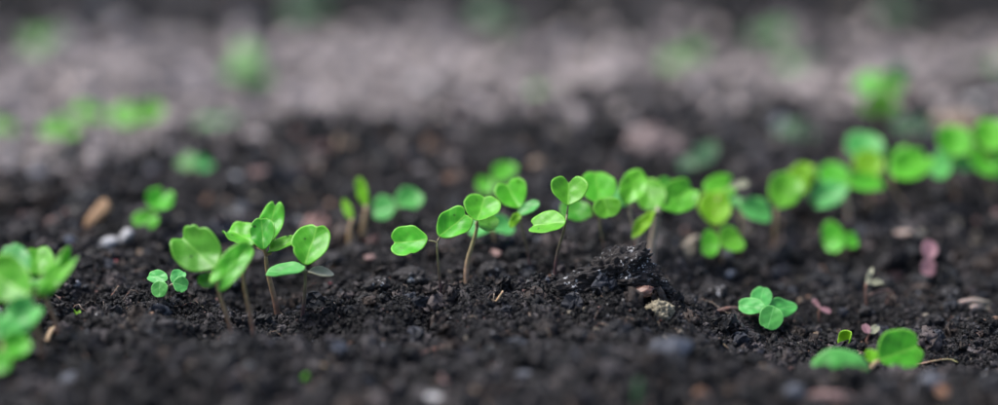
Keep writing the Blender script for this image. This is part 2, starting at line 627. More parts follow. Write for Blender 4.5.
xf = list(np.arange(-.20, .2001, .0007))
xr = geo(.2007, .62, .0009, 1.006)
xr = xr + geo(xr[-1] + .006, 45, .01, 1.16)
X = np.array([-v for v in reversed(xr)] + xf + xr)
yb = geo(.384, -45, .0015, 1.13)
yf = list(np.arange(.385, .425, .001)) + list(np.arange(.425, .60, .00062))
yr = geo(.6005, 1.5, .0008, 1.005)
yr = yr + geo(yr[-1] + .006, 45, .01, 1.16)
Yc = np.array(list(reversed(yb)) + yf + yr)
GX, GY = np.meshgrid(X, Yc)
GZ = H(GX.ravel(), GY.ravel())
nx, ny = len(X), len(Yc)
gm = bpy.data.meshes.new('ground')
gm.vertices.add(nx * ny)
gm.vertices.foreach_set('co', np.stack([GX.ravel(), GY.ravel(), GZ], 1).astype(np.float32).ravel())
I = (np.arange(ny - 1)[:, None] * nx + np.arange(nx - 1)[None, :]).ravel()
Q = np.stack([I, I + 1, I + nx + 1, I + nx], 1).astype(np.int32)
gm.loops.add(Q.size); gm.loops.foreach_set('vertex_index', Q.ravel())
gm.polygons.add(len(Q)); gm.polygons.foreach_set('loop_start', np.arange(0, Q.size, 4, dtype=np.int32))
gm.polygons.foreach_set('use_smooth', np.ones(len(Q), bool))
gm.update(calc_edges=True)
pa = gm.attributes.new('path', 'FLOAT', 'POINT')
pa.data.foreach_set('value', path_mask(GX.ravel(), GY.ravel()).astype(np.float32))
g = link('ground', gm, 'soil')
g['kind'] = 'structure'


# ------------------------------------------------------------------ loose soil crumbs (uncountable)
def crumb_points(x0, x1, y0, y1, area_mm2, smin, smax, power, wide=1.0):
    n = int((x1 - x0) * (y1 - y0) * 1e6 / area_mm2)
    x = rng.uniform(x0, x1, n); y = rng.uniform(y0, y1, n)
    s = smin + (smax - smin) * rng.random(n) ** power
    return x, y, s


sets = [crumb_points(-.20, .20, .478, .56, .45, .00018, .0007, 1.5),
        crumb_points(-.21, .21, .465, .57, .55, .0003, .0026, 4.5),
        crumb_points(-.24, .24, .36, .465, 2.2, .0007, .0050, 4.5),
        crumb_points(-.30, .30, .57, .70, 2.8, .0008, .0065, 4.5),
        crumb_points(-.42, .42, .70, .95, 8.0, .0018, .0120, 4.0),
        crumb_points(-.75, .75, .92, 1.7, 40.0, .0030, .0220, 4.0),
        crumb_points(-.75, .75, .82, 1.35, 1800, .006, .018, 2.0),
        crumb_points(-.24, .24, .38, .57, 90, .0022, .0075, 1.6),
        crumb_points(-.40, .40, .57, .90, 130, .0030, .0130, 1.6)]
NBIG = len(sets[-1][0]) + len(sets[-2][0])
cx = np.concatenate([a[0] for a in sets]); cy = np.concatenate([a[1] for a in sets]); cs = np.concatenate([a[2] for a in sets])
cz = H(cx, cy) + cs * .12
npt = len(cx)
pmk = path_mask(cx, cy)
u = rng.random(npt); v = rng.random((npt, 1)); wv = rng.random(npt)
patch = np.clip(.5 + 1.3 * n2(cx / .04, cy / .04, 41) + .6 * n2(cx / .015, cy / .015, 42), .1, 1.6)[:, None]
tint = (np.array([.0042, .0041, .0050])[None, :] + v ** 4 * np.array([.056, .049, .050])[None, :]) * (.5 + patch)
pale = np.array([[.30, .29, .28], [.28, .17, .12], [.22, .13, .12], [.16, .17, .20], [.22, .19, .15]])
lefty = np.clip(.35 - cx * 3, 0, 1) * (cy > .57)
pick = (u < .025 + .05 * (cs < .0006) + .035 * lefty + .012 * (cy > .57)) & (cs < .0022 + .012 * (cy > .57))  # real pale grit, plus glints painted as extra pale tint on the tiniest grains
bigs = np.arange(npt) >= npt - NBIG
hue = np.array([[.034, .024, .020], [.019, .021, .028], [.048, .039, .039], [.011, .011, .0125], [.020, .018, .020]])
tint[bigs] = hue[rng.integers(0, 5, bigs.sum())] * (.35 + 1.0 * rng.random((bigs.sum(), 1)))
pick = pick & (~bigs | (u < .03))
tint[pick] = pale[rng.integers(0, 5, pick.sum())] * (.5 + .6 * rng.random((pick.sum(), 1)))
grey = (np.array([.09, .078, .077])[None, :] + rng.random((npt, 1)) ** 1.3 * np.array([.33, .29, .28])[None, :])
onp = wv < pmk
tint[onp] = grey[onp]
cm = bpy.data.meshes.new('soil_crumbs')
cm.vertices.add(npt)
cm.vertices.foreach_set('co', np.stack([cx, cy, cz], 1).astype(np.float32).ravel())
a = cm.attributes.new('tint', 'FLOAT_COLOR', 'POINT')
a.data.foreach_set('color', np.concatenate([tint, np.ones((npt, 1))], 1).astype(np.float32).ravel())
a = cm.attributes.new('rot', 'FLOAT_VECTOR', 'POINT')
a.data.foreach_set('vector', rng.uniform(0, 6.28, (npt, 3)).astype(np.float32).ravel())
a = cm.attributes.new('scl', 'FLOAT_VECTOR', 'POINT')
a.data.foreach_set('vector', (cs[:, None] * rng.uniform(.45, 1.3, (npt, 3))).astype(np.float32).ravel())
a = cm.attributes.new('pick', 'INT', 'POINT')
a.data.foreach_set('value', rng.integers(0, 6, npt).astype(np.int32))
cm.update()
co = link('soil_crumbs', cm)
tag(co, 'loose dark soil crumbs and grit covering the bed and path', 'soil')
co['kind'] = 'stuff'
ng = bpy.data.node_groups.new('crumb_scatter', 'GeometryNodeTree')
ng.interface.new_socket('Geometry', in_out='INPUT', socket_type='NodeSocketGeometry')
ng.interface.new_socket('Geometry', in_out='OUTPUT', socket_type='NodeSocketGeometry')
gn, gl = ng.nodes, ng.links
gi = gn.new('NodeGroupInput'); go = gn.new('NodeGroupOutput')
g2i = gn.new('GeometryNodeGeometryToInstance')
for k in range(6):
    ico = gn.new('GeometryNodeMeshIcoSphere'); ico.inputs['Radius'].default_value = .5
    ico.inputs['Subdivisions'].default_value = 3
    sp = gn.new('GeometryNodeSetPosition')
    ps = gn.new('GeometryNodeInputPosition')
    ad = gn.new('ShaderNodeVectorMath'); ad.operation = 'ADD'; ad.inputs[1].default_value = (7.3 * k, 3.1 * k, 1.7 * k)
    nz = gn.new('ShaderNodeTexNoise'); nz.inputs['Scale'].default_value = 1.9 + .25 * k; nz.inputs['Detail'].default_value = 4
    nz.inputs['Roughness'].default_value = .7
    sb = gn.new('ShaderNodeVectorMath'); sb.operation = 'SUBTRACT'; sb.inputs[1].default_value = (.5, .5, .5)
    ml = gn.new('ShaderNodeVectorMath'); ml.operation = 'SCALE'; ml.inputs['Scale'].default_value = 1.7
    gl.new(ps.outputs[0], ad.inputs[0]); gl.new(ad.outputs[0], nz.inputs['Vector'])
    gl.new(nz.outputs['Color'], sb.inputs[0]); gl.new(sb.outputs[0], ml.inputs[0])
    gl.new(ico.outputs['Mesh'], sp.inputs['Geometry']); gl.new(ml.outputs[0], sp.inputs['Offset'])
    sm = gn.new('GeometryNodeSetMaterial'); sm.inputs['Material'].default_value = MATS['crumb']
    gl.new(sp.outputs[0], sm.inputs['Geometry'])
    ss = gn.new('GeometryNodeSetShadeSmooth'); ss.inputs['Shade Smooth'].default_value = (k % 3 != 0)
    gl.new(sm.outputs[0], ss.inputs['Geometry'])
    gl.new(ss.outputs[0], g2i.inputs[0])


def nattr(nm, typ):
    q = gn.new('GeometryNodeInputNamedAttribute'); q.data_type = typ
    q.inputs['Name'].default_value = nm
    return q.outputs[0]


ip = gn.new('GeometryNodeInstanceOnPoints')
ip.inputs['Pick Instance'].default_value = True
gl.new(gi.outputs[0], ip.inputs['Points']); gl.new(g2i.outputs[0], ip.inputs['Instance'])
gl.new(nattr('pick', 'INT'), ip.inputs['Instance Index'])
e2r = gn.new('FunctionNodeEulerToRotation')
gl.new(nattr('rot', 'FLOAT_VECTOR'), e2r.inputs[0]); gl.new(e2r.outputs[0], ip.inputs['Rotation'])
gl.new(nattr('scl', 'FLOAT_VECTOR'), ip.inputs['Scale'])
gl.new(ip.outputs[0], go.inputs[0])
md = co.modifiers.new('scatter', 'NODES'); md.node_group = ng

# fine root and straw fibres lying in the soil
V, F, S = [], [], []
for k in range(1100):
    y = .40 + .34 * random.random() ** 1.3
    x = random.uniform(-.24, .24) * (y / .6 + .2)
    ln = random.uniform(.002, .011) if k % 11 else random.uniform(.012, .032); an = random.uniform(0, math.pi * 2)
    r = random.uniform(.00008, .00022)
    pts = []
    cur = an
    p = np.array([x, y])
    for i in range(6):
        pts.append((p[0], p[1]))
        cur += random.gauss(0, .35)
        p = p + np.array([math.cos(cur), math.sin(cur)]) * ln / 5
    zz = H(np.array([q[0] for q in pts]), np.array([q[1] for q in pts]))
    lift = random.uniform(.0002, .0016)
    pts3 = [Vector((q[0], q[1], float(zz[i]) + lift * math.sin(math.pi * i / 5) + .0002)) for i, q in enumerate(pts)]
    v_, f_, s_ = tube(pts3, [r * (1.1 - .12 * i) for i in range(6)], 4)
    o_ = len(V); t_ = random.random()
    V += v_; F += [tuple(i + o_ for i in f) for f in f_]; S += [t_] * len(v_)
fb = link('fibre_litter', mesh_from('fibre_litter', V, F, {'sv': S}), 'fibre')
tag(fb, 'fine brown root fibres and straw bits strewn over the soil', 'plant litter')
fb['kind'] = 'stuff'


# ------------------------------------------------------------------ stones, clods, chips and dead bits
def ico_np(sub):
    import bmesh
    bm = bmesh.new()
    bmesh.ops.create_icosphere(bm, subdivisions=sub, radius=1.0)
    v = np.array([x.co[:] for x in bm.verts]); f = [[q.index for q in p.verts] for p in bm.faces]
    bm.free()
    return v, f


ICO = {k: ico_np(k) for k in (3, 4, 5, 6)}


def rock_mesh(dim, seed, rough=.35, sub=4, crag=.0, facet=.0):
    v, f = ICO[sub]
    r = 1 + rough * n3(v * 1.4 + seed * 3.7, seed) + rough * .5 * n3(v * 3.1 + seed, seed + 1) + rough * .25 * n3(v * 7 + seed, seed + 2)
    if crag:
        r = r + crag * (.5 - np.abs(n3(v * 5 + seed, seed + 3))) + crag * .6 * n3(v * 14 + seed, seed + 4) + crag * .4 * n3(v * 30 + seed, seed + 5)
    p = v * r[:, None]
    if facet:
        rs = np.random.default_rng(seed)
        for k in range(9):
            nn = rs.normal(size=3); nn /= np.linalg.norm(nn)
            d = p @ nn
            lim = rs.uniform(.55, .8)
            ov = np.clip(d - lim, 0, None)
            p = p - ov[:, None] * nn[None, :] * facet
    p = p * np.array(dim)[None, :] * .5
    return mesh_from('stone', p, f, smooth=True)


def rock(name, label, cat, px, py, w, h, mat, depth=.8, rot=0.0, seed=None, rough=.6, sub=4, crag=.16, facet=.75, group=None, sink=.30, Y=None, yaw=None):
    """py = row of the thing's centre; w, h in photo pixels; it rests on the ground"""
    SEED[0] += 1
    seed = seed or SEED[0]
    g_ = ground_px(px, py + h * .35)
    if Y:
        bx = at(px, py, Y).x
        g_ = Vector((bx, Y, hz(bx, Y)))
    s = scale_at(g_)
    dim = (w * s, w * s * depth, h * s)
    o = link(name, rock_mesh(dim, seed, rough, sub, crag, facet), mat)
    o.location = g_ + Vector((0, 0, h * s * (.5 - sink)))
    o.rotation_euler = (0, R(-rot), yaw if yaw is not None else random.uniform(-.4, .4))
    tag(o, label, cat, group)
    return o


def strip(name, label, cat, pts, Y, w, mat, lift=.0008, group=None, flat=1.0, taper=.5):
    """a thin stalk or straw through photo points lying on the ground near depth Y (None: found from the pixel)"""
    P = []
    for i, p in enumerate(pts):
        if Y:
            q = at(p[0], p[1], Y + (p[2] if len(p) > 2 else 0))
            q.z = max(q.z, hz(q.x, q.y) + .0003)
        else:
            q = ground_px(p[0], p[1]); q.z += lift
        P.append(q)
    n = 4 * (len(P) - 1) + 1
    Q = []
    for i in range(n):          # Catmull-Rom
        t = i / (n - 1) * (len(P) - 1); k = min(int(t), len(P) - 2); t -= k
        a_, b_, c_, d_ = P[max(k - 1, 0)], P[k], P[k + 1], P[min(k + 2, len(P) - 1)]
        Q.append(.5 * ((2 * b_) + (c_ - a_) * t + (2 * a_ - 5 * b_ + 4 * c_ - d_) * t * t + (3 * b_ - a_ - 3 * c_ + d_) * t ** 3))
    s = scale_at(P[0])
    rad = [w * .5 * s * (1 - taper * abs(2 * i / (n - 1) - 1) ** 2) for i in range(n)]
    V, F, S = tube([q - P[0] for q in Q], rad, 8, .2)
    o = link(name, mesh_from(name, V, F, {'sv': S}), mat)
    o.location = P[0]
    tag(o, label, cat, group)
    return o


rock('soil_clod', 'craggy black soil clod crusted with white mineral specks, largest on the bed', 'clod', 614, 298, 94, 46, 'clod_crust', .7, 10, 5, .6, 6, .17, .3, sink=.32, Y=.517)
rock('soil_clod', 'black crumbly lump leaning on the foot of the crusted clod', 'clod', 575, 308, 44, 18, 'clod_dark', .8, 0, 8, .4, 5, .28, 0, Y=.512)
rock('soil_clod', 'low black crumbly lump between the crusted clod and the thick pale stem', 'clod', 652, 296, 40, 20, 'clod_dark', .8, -8, 18, .5, 5, .25, 0, Y=.522)
rock('soil_clod', 'reddish brown sliver of earth beside the lumpy grey-brown stone', 'clod', 638, 309, 30, 12, 'stone_grey', .6, 25, 9, .3, 4, .2, .3, Y=.508).data.materials[0] = MATS['twig']
rock('stone', 'lumpy grey-brown stone at the foot of the crusted black clod', 'stone', 660, 310, 27, 22, 'stone_brown', .9, 8, 12, .34, 5, .25, 0, Y=.503, sink=.05)
rock('stone', 'flat slate-blue stone lying in front of the crusted clod', 'stone', 668, 346, 52, 26, 'stone_blue', .6, 24, 15, .3, 4, .1, .9, sink=.3)
rock('wood_chip', 'tan upright wood chip leaning among grey pebbles', 'wood chip', 97, 226, 50, 15, 'chip_tan', .35, 47, 23, .22, 4, .10, .9, yaw=.1, sink=-.5)
rock('pebble', 'whitish elongated pebble below the tan wood chip', 'pebble', 106, 244, 24, 11, 'stone_white', .7, 20, facet=.6, sink=.05, rough=.3)
rock('pebble', 'whitish pebble standing beside the tan wood chip', 'pebble', 128, 237, 20, 15, 'stone_white', .7, 40, sink=.05, rough=.3)
rock('pebble', 'bluish grey pebble beside the tan wood chip', 'pebble', 76, 225, 17, 14, 'stone_blue', .9)
rock('pebble', 'small orange-tan pebble alone on the dark soil beside the wood chip', 'pebble', 20, 226, 12, 11, 'stone_tan', .9)
rock('pebble', 'pale grey pebble touching the upper end of the wood chip', 'pebble', 103, 208, 22, 11, 'stone_grey', .8, -10)
rock('petal_bit', 'bright red scrap lying below the whitish pebbles', 'scrap', 113, 263, 13, 6, 'chip_red', .5, 25)
rock('pebble', 'tiny tan pebble near the four-lobed pale seedling', 'pebble', 140, 252, 9, 8, 'stone_tan')
BG = [(345, 153, 26, 26, 'stone_tan', 'rounded tan stone half hidden on the dark soil behind the yellow sprouts'),
      (538, 163, 24, 20, 'stone_tan', 'pale tan pebble on the dark soil behind the central row'),
      (655, 142, 52, 34, 'stone_mauve', 'large dusty brown-pink stone at the back of the dark bed'),
      (845, 163, 36, 30, 'stone_tan', 'dull tan clod wedged behind the curving leaf row'),
      (685, 238, 20, 15, 'stone_orange', 'orange-brown pebble behind the crusted clod'),
      (262, 174, 24, 15, 'stone_pink', 'pink stone beside whitish stones at the back of the bed'),
      (236, 178, 22, 16, 'stone_white', 'whitish stone beside a pink stone at the back of the bed'),
      (205, 184, 24, 16, 'stone_grey', 'grey stone in front of the small teal seedling'),
      (150, 170, 22, 15, 'stone_blue', 'slate grey stone beside the small teal seedling'),
      (215, 130, 60, 18, 'stone_white', 'wide whitish stone at the edge of the grey path'),
      (375, 165, 24, 17, 'stone_blue', 'blue-grey stone behind the pair of teal leaves'),
      (420, 170, 20, 14, 'stone_grey', 'grey-brown pebble between teal leaves and a lone back seedling'),
      (325, 150, 18, 12, 'stone_brown', 'brown pebble beside the rounded tan stone'),
      (500, 150, 20, 13, 'stone_grey', 'grey pebble beside the pale tan pebble'),
      (15, 175, 30, 18, 'stone_grey', 'grey stone near the edge of the path, beside the slate stone'),
      (60, 172, 26, 14, 'stone_brown', 'brown flat stone among grey ones near the path'),
      (955, 120, 60, 26, 'stone_tan', 'broad sandy stone behind the curving leaf row'),
      (900, 118, 26, 16, 'stone_grey', 'grey stone behind the bushy path seedling'),
      (735, 160, 24, 14, 'stone_grey', 'small grey stone behind the yellow round leaf'),
      (370, 258, 17, 6, 'stone_pink', 'small flat pink pebble beside the heart-leaved pair'),
      (345, 235, 24, 7, 'stone_grey', 'flat grey pebble below the yellow sprouts'),
      (495, 252, 18, 7, 'stone_pink', 'flat pinkish pebble behind the tan stem'),
      (705, 252, 36, 8, 'stone_grey', 'flat mauve-grey stone beside the thick pale stem')]
for (x_, y_, w_, h_, m_, lab) in BG:
    rock('stone' if 'pebble' not in lab else 'pebble', lab, 'pebble' if 'pebble' in lab else 'stone', x_, y_, w_, h_, m_, .9)
FG = [(434, 396, 22, 12, 'stone_white', 'blue-white stone at the front of the bed beside an orange pebble'),
      (700, 394, 22, 16, 'stone_orange', 'orange pebble at the front of the bed beyond the green shoot'),
      (298, 388, 15, 11, 'stone_tan', 'cream-tan pebble at the front of the bed'),
      (238, 394, 14, 10, 'stone_blue', 'grey-blue pebble beside the cream-tan one'),
      (526, 374, 20, 11, 'stone_blue', 'blue-grey pebble at the front near a white grain'),
      (500, 363, 7, 7, 'stone_white', 'tiny round white grain on the front soil'),
      (444, 381, 11, 11, 'stone_pink', 'small pink pebble above the blue-white stone'),
      (474, 390, 16, 9, 'stone_tan', 'dull brown pebble beside the blue-white stone'),
      (338, 347, 22, 13, 'stone_blue', 'dim slate pebble on the front mound'),
      (925, 384, 34, 14, 'stone_blue', 'long slate pebble tilted in front of the heart leaf'),
      (945, 392, 17, 13, 'stone_orange', 'rust-brown pebble beside the long tilted slate pebble'),
      (985, 376, 12, 10, 'stone_white', 'white pebble beside the heart-shaped front leaf'),
      (825, 398, 44, 18, 'stone_pink', 'pinkish stone low in front of the half-hidden leaf'),
      (795, 392, 30, 16, 'stone_blue', 'slate stone beside the pinkish front stone'),
      (950, 294, 10, 7, 'stone_white', 'white grain on the soil behind the heart leaf'),
      (800, 301, 8, 7, 'stone_tan', 'tan grain beside the four-lobed teal seedling'),
      (816, 335, 7, 6, 'stone_tan', 'tiny tan grain near the curled sprout'),
      (75, 378, 40, 16, 'stone_blue', 'broad slate stone in front of the broad soft leaves')]
for (x_, y_, w_, h_, m_, lab) in FG:
    rock('pebble', lab, 'pebble', x_, y_, w_, h_, m_, .8, 30 if x_ == 925 else 0)

CL = 'lump of crumbly near-black soil lying on the bed'
for k in range(46):
    yy = random.choice([random.uniform(255, 300), random.uniform(330, 400), random.uniform(160, 250)])
    xx = random.uniform(10, 990)
    if 540 < xx < 700 and 240 < yy < 330:
        continue
    ww = random.uniform(14, 34) * (1.0 if yy > 250 else .9)
    rock('soil_lump', CL, 'soil lump', xx, yy, ww, ww * random.uniform(.45, .7), 'clod_dark', .85, random.uniform(-15, 15), None, .4, 4, .25, 0, group='dark soil lumps scattered on the bed', sink=.3)

for k in range(34):
    xx = random.uniform(10, 990); yy = random.uniform(285, 345)
    if 560 < xx < 680 and yy < 330:
        continue
    ww = random.uniform(9, 20)
    rock('soil_lump', CL, 'soil lump', xx, yy, ww, ww * random.uniform(.45, .8), 'clod_dark', .85, random.uniform(-25, 25), None, .5, 4, .28, .2, group='dark soil lumps scattered on the bed', sink=.25)

# straws, twigs, dead seedlings
strip('straw', 'short curved golden straw standing out of the soil near the tan stem', 'straw', [(491, 307), (496, 301), (503, 291)], .503, 2.2, 'straw', taper=.3)
strip('straw', 'thin curved straw in front of the four-lobed teal seedling', 'straw', [(719, 341), (723, 347), (729, 352)], None, 1.8, 'straw')
strip('twig', 'pinkish brown twig lying beside the four-lobed teal seedling', 'twig', [(716, 314), (729, 312), (742, 313)], None, 5, 'twig', taper=.4)
strip('straw', 'long pale straw lying behind the heart-shaped front leaf', 'straw', [(914, 368), (930, 365), (948, 363), (958, 366)], None, 1.8, 'stem_tan')
strip('root_curl', 'bright pink curled rootlet beside the upright round leaf', 'rootlet', [(324, 288), (329, 287), (332, 292), (330, 298)], .54, 3, 'twig').data.materials[0] = MATS['chip_red']
rock('bark_flake', 'orange bark flake at the foot of the heart-leaved pair', 'bark', 436, 309, 22, 8, 'stone_orange', .7, 8, Y=.505)
strip('root_curl', 'dark red-brown curled root by the foot of the heart-leaved pair', 'rootlet', [(418, 305), (421, 299), (428, 298), (432, 303)], .512, 3, 'twig')
strip('stalk', 'dry pale stalk lying beside the pink two-lobed seed leaf', 'stalk', [(893, 240), (910, 240), (926, 239)], None, 9, 'stem_pale', .002)
strip('stalk', 'pale green stalk leaning behind the pink two-lobed seed leaf', 'stalk', [(946, 240), (952, 232), (959, 224)], .63, 8, 'stem_pale')
strip('stalk', 'pale pinkish dead stalk in front of the dry pale stalk', 'stalk', [(893, 272), (900, 267), (908, 260)], .60, 7, 'stem_pale')
strip('twig', 'brown twig arching below the pale forked sprout', 'twig', [(868, 296), (878, 292), (889, 291), (886, 305)], .545, 3, 'twig')
strip('straw', 'pale straw lying beside the white grain', 'straw', [(957, 306), (972, 304), (990, 306)], None, 6, 'stem_pale')
strip('straw', 'cream straw piece half buried below the pale straw', 'straw', [(970, 311), (980, 310), (989, 312)], None, 7, 'stem_pale')
strip('green_scrap', 'small green leaf scrap beside the cream-tan front pebble', 'scrap', [(303, 384), (308, 379), (312, 375)], None, 7, 'stem_tan').data.materials[0] = MATS['leaf_deep']
strip('straw', 'tan straw end next to the small green leaf scrap', 'straw', [(317, 375), (322, 371), (327, 367)], None, 7, 'straw')
strip('grass_shoot', 'dark green shoot rising at the front of the bed', 'shoot', [(637, 408), (638, 394), (639, 380)], .405, 8, 'stem_tan', taper=.6).data.materials[0] = MATS['leaf_dull']
strip('straw', 'brown straw lying on the soil beside the blue-white stone', 'straw', [(418, 358), (432, 353), (446, 349)], None, 4, 'twig')
strip('straw', 'pale bent straw on the soil beneath the broad soft leaves', 'straw', [(47, 345), (52, 334), (60, 329)], None, 5, 'straw')

# ------------------------------------------------------------------ the seedlings
G, Yw, T, D = 'leaf_green', 'leaf_yellow', 'leaf_teal', 'leaf_deep'
# sharp row in the middle
seedling('seedling with two speckled heart-shaped leaves spread apart on a thin dark stem', .517, 441, (437, 243),
         [lf(428, 240, 391, 243, 31, 'heart', G, (-.1, .5, .85), lob=.05), lf(439, 237, 468, 213, 30, 'heart', G, (.0, .45, .9))], 'stem_purple', 2.6)
seedling('seedling with one broad cupped leaf on a straight tan stem', .528, 467, (477, 226),
         [lf(477, 222, 485, 197, 37, 'heart', G, (.05, .62, .75), fold=.25, cup=.35, dy=-.002), lf(478, 222, 496, 228, 16, 'round', D, (.1, .8, .5), dy=.006)], 'stem_tan', 4.2)
seedling('seedling with one dark cupped leaf and one narrow folded drooping leaf', .545, 530, (520, 214),
         [lf(520, 209, 506, 183, 32, 'heart', G, (-.15, .45, .88), fold=.3), lf(519, 215, 538, 201, 11, 'oval', T, (-.5, .55, .6), fold=.3, dy=-.002), lf(519, 213, 511, 226, 9, 'oval', Yw, (.4, .5, .7), dy=-.003)], 'stem_purple', 2.2)
seedling('seedling with an upright two-lobed leaf above a low drooping notched leaf', .524, 555, (567, 214),
         [lf(568, 206, 569, 177, 37, 'cleft', G, (.0, .42, .9), fold=.18), lf(566, 223, 529, 222, 23, 'heart', G, (-.1, .72, .65), lob=.06, dy=-.004)], 'stem_purple', 2.8)
seedling('seedling whose round leaves are half hidden behind the upright two-lobed leaf', 262, 607, (600, 212),
         [lf(600, 205, 596, 170, 36, 'round', G, (.1, .4, .9)), lf(603, 198, 610, 217, 28, 'round', G, (0, .5, .85), dy=-.004), lf(592, 216, 560, 207, 22, 'oval', D, (0, .6, .8), dy=.006)], 'stem_purple', 2.6)
seedling('seedling with one upright oval leaf on a grey-green stem behind the crusted clod', .56, 637, (629, 207),
         [lf(625, 205, 641, 170, 27, 'oval', G, (.0, .4, .9), dy=-.003), lf(630, 205, 612, 190, 22, 'round', T, (0, .6, .7), dy=.012)], 'stem_pale', 3.4)
seedling('stout seedling with thick pale stem, bushy leaf pair and a narrow drooping leaf', .562, 650, (657, 214),
         [lf(657, 212, 642, 180, 32, 'round', G, (-.1, .5, .85), dy=.004), lf(660, 211, 694, 186, 34, 'heart', G, (.1, .5, .85), dy=.004), lf(660, 206, 673, 176, 28, 'round', D, (.1, .5, .85), dy=.010), lf(656, 211, 632, 239, 11, 'oval', Yw, (-.4, .5, .75), fold=.3, dy=-.006)], 'stem_pale', 7.5)
# left cluster
seedling('seedling with a big smooth heart-shaped leaf facing the four-lobed pale seedling', .487, 231, (216, 277),
         [lf(216, 270, 178, 233, 44, 'heart', D, (-.05, .4, .9), lob=-.06), lf(215, 277, 200, 284, 16, 'oval', D, (.3, .6, .6), dy=.004)], 'stem_brown', 3.8)
seedling('seedling with a wavy pale leaf slanting between the big heart leaf and the sharp pair', .487, 253, (243, 270),
         [lf(251, 245, 215, 283, 27, 'cleft', G, (.15, .6, .75), fold=.12, ripple=.05), lf(244, 266, 232, 246, 16, 'round', D, (.2, .5, .8), dy=.004)], 'stem_brown', 3.8)
seedling('seedling with a pale-rimmed heart leaf, a round front leaf and a slim side leaf', .518, 277, (266, 254),
         [lf(266, 244, 276, 201, 25, 'heart', G, (.05, .4, .9), dy=.004), lf(264, 250, 261, 218, 26, 'round', D, (-.1, .4, .9), dy=-.002), lf(268, 254, 298, 234, 11, 'oval', G, (-.3, .7, .6), fold=.25), lf(256, 246, 229, 224, 24, 'heart', G, (.2, .7, .6), ripple=.04, dy=.005)], 'stem_brown', 4.6)
seedling('seedling with an upright round notched leaf above a flat sideways teal leaf', .503, 302, (305, 269),
         [lf(305, 265, 317, 223, 38, 'heart', G, (-.05, .38, .92), lob=.05), lf(305, 271, 267, 270, 13, 'oval', T, (-.1, .92, .4), dy=-.002), lf(308, 272, 334, 273, 8, 'oval', 'leaf_pale', (.1, .9, .4))], 'stem_purple', 3.2)
seedling('tiny pale seedling with four small round lobes close to the soil', .513, 167, (167, 289),
         [lf(168, 280, 148, 275, 13, 'round', T, (-.2, .6, .8), cup=.1), lf(160, 281, 159, 297, 17, 'round', T, (-.1, .45, .9), cup=.1, dy=-.001), lf(173, 284, 182, 269, 15, 'round', T, (.1, .5, .8), cup=.1), lf(173, 283, 188, 286, 15, 'round', T, (.2, .5, .8), cup=.1, dy=-.001)], 'stem_pale', 2.4)
# large near leaves at the left
seedling('seedling with broad soft leaves above the bent pale straw', .452, 40, (33, 300),
         [lf(31, 297, -14, 268, 44, 'heart', G, (-.1, .5, .85)), lf(36, 300, 74, 250, 22, 'heart', G, (.3, .6, .7), ripple=.05), lf(24, 280, 10, 244, 26, 'round', T, (0, .5, .8), dy=.01)], 'stem_brown', 4.5)
seedling('seedling with rounded dark leaf standing behind the broad soft leaves', .475, 58, (40, 276),
         [lf(40, 276, 36, 247, 30, 'round', G, (.1, .5, .8)), lf(41, 278, 22, 284, 16, 'oval', D, (0, .7, .6))], 'stem_brown', 4.0)
seedling('seedling with two large drooping pale leaves below the broad soft ones', .438, 2, (2, 345),
         [lf(0, 338, 37, 302, 34, 'heart', T, (.15, .5, .8), ripple=.04), lf(0, 352, 30, 340, 26, 'heart', G, (.2, .5, .8), dy=-.004), lf(1, 350, -8, 374, 32, 'round', G, (0, .5, .8), dy=-.006), lf(0, 340, -36, 318, 40, 'heart', T, (-.2, .6, .7))], 'stem_brown', 5)
# behind, left
seedling('bright seedling with four crinkled lobes on the dark soil beside the wood chip', 236, 158, (154, 212),
         [lf(154, 211, 166, 189, 28, 'cleft', G, (.2, .5, .8), ripple=.05), lf(153, 212, 143, 229, 28, 'cleft', G, (-.2, .5, .85), ripple=.05)], 'stem_brown', 3)
seedling('small round teal seedling low at the back of the dark bed', 187, 196, (194, 168),
         [lf(194, 168, 180, 156, 18, 'cleft', 'leaf_far', (-.2, .6, .7)), lf(195, 168, 210, 160, 18, 'cleft', T, (.2, .6, .7))], 'stem_brown', 3)
seedling('slim yellow-green sprout with closed leaves, the taller of two', 238, 364, (366, 206),
         [lf(366, 207, 359, 178, 11, 'oval', Yw, (-.2, .3, .9), fold=.4), lf(366, 207, 363, 181, 8, 'oval', G, (.3, .3, .9), dy=.002)], 'straw', 5, name='sprout', cat='sprout')
seedling('slim yellow-green sprout with closed leaves, the shorter of two', 248, 352, (352, 219),
         [lf(352, 220, 343, 199, 9, 'oval', Yw, (-.2, .3, .9), fold=.4), lf(352, 220, 346, 203, 7, 'oval', G, (.3, .3, .9), dy=.002)], 'straw', 4.5, name='sprout', cat='sprout')
seedling('seedling with a spread pair of soft teal leaves beside the yellow sprouts', 236, 397, (397, 210),
         [lf(396, 208, 373, 212, 25, 'round', T, (-.15, .6, .75)), lf(398, 207, 420, 193, 25, 'heart', T, (.15, .6, .75))], 'stem_purple', 3)
seedling('lone seedling with a leaf pair slanting up behind the cupped leaf', 216, 493, (494, 184),
         [lf(493, 182, 478, 190, 19, 'oval', G, (0, .6, .8)), lf(494, 182, 514, 162, 20, 'oval', G, (0, .6, .8))], 'stem_brown', 3)
seedling('low teal seedling on the soil just behind the tan stem', 248, 492, (492, 232),
         [lf(491, 230, 470, 224, 22, 'round', T, (-.1, .6, .7)), lf(493, 230, 512, 222, 24, 'round', T, (.1, .6, .7))], 'stem_brown', 3)
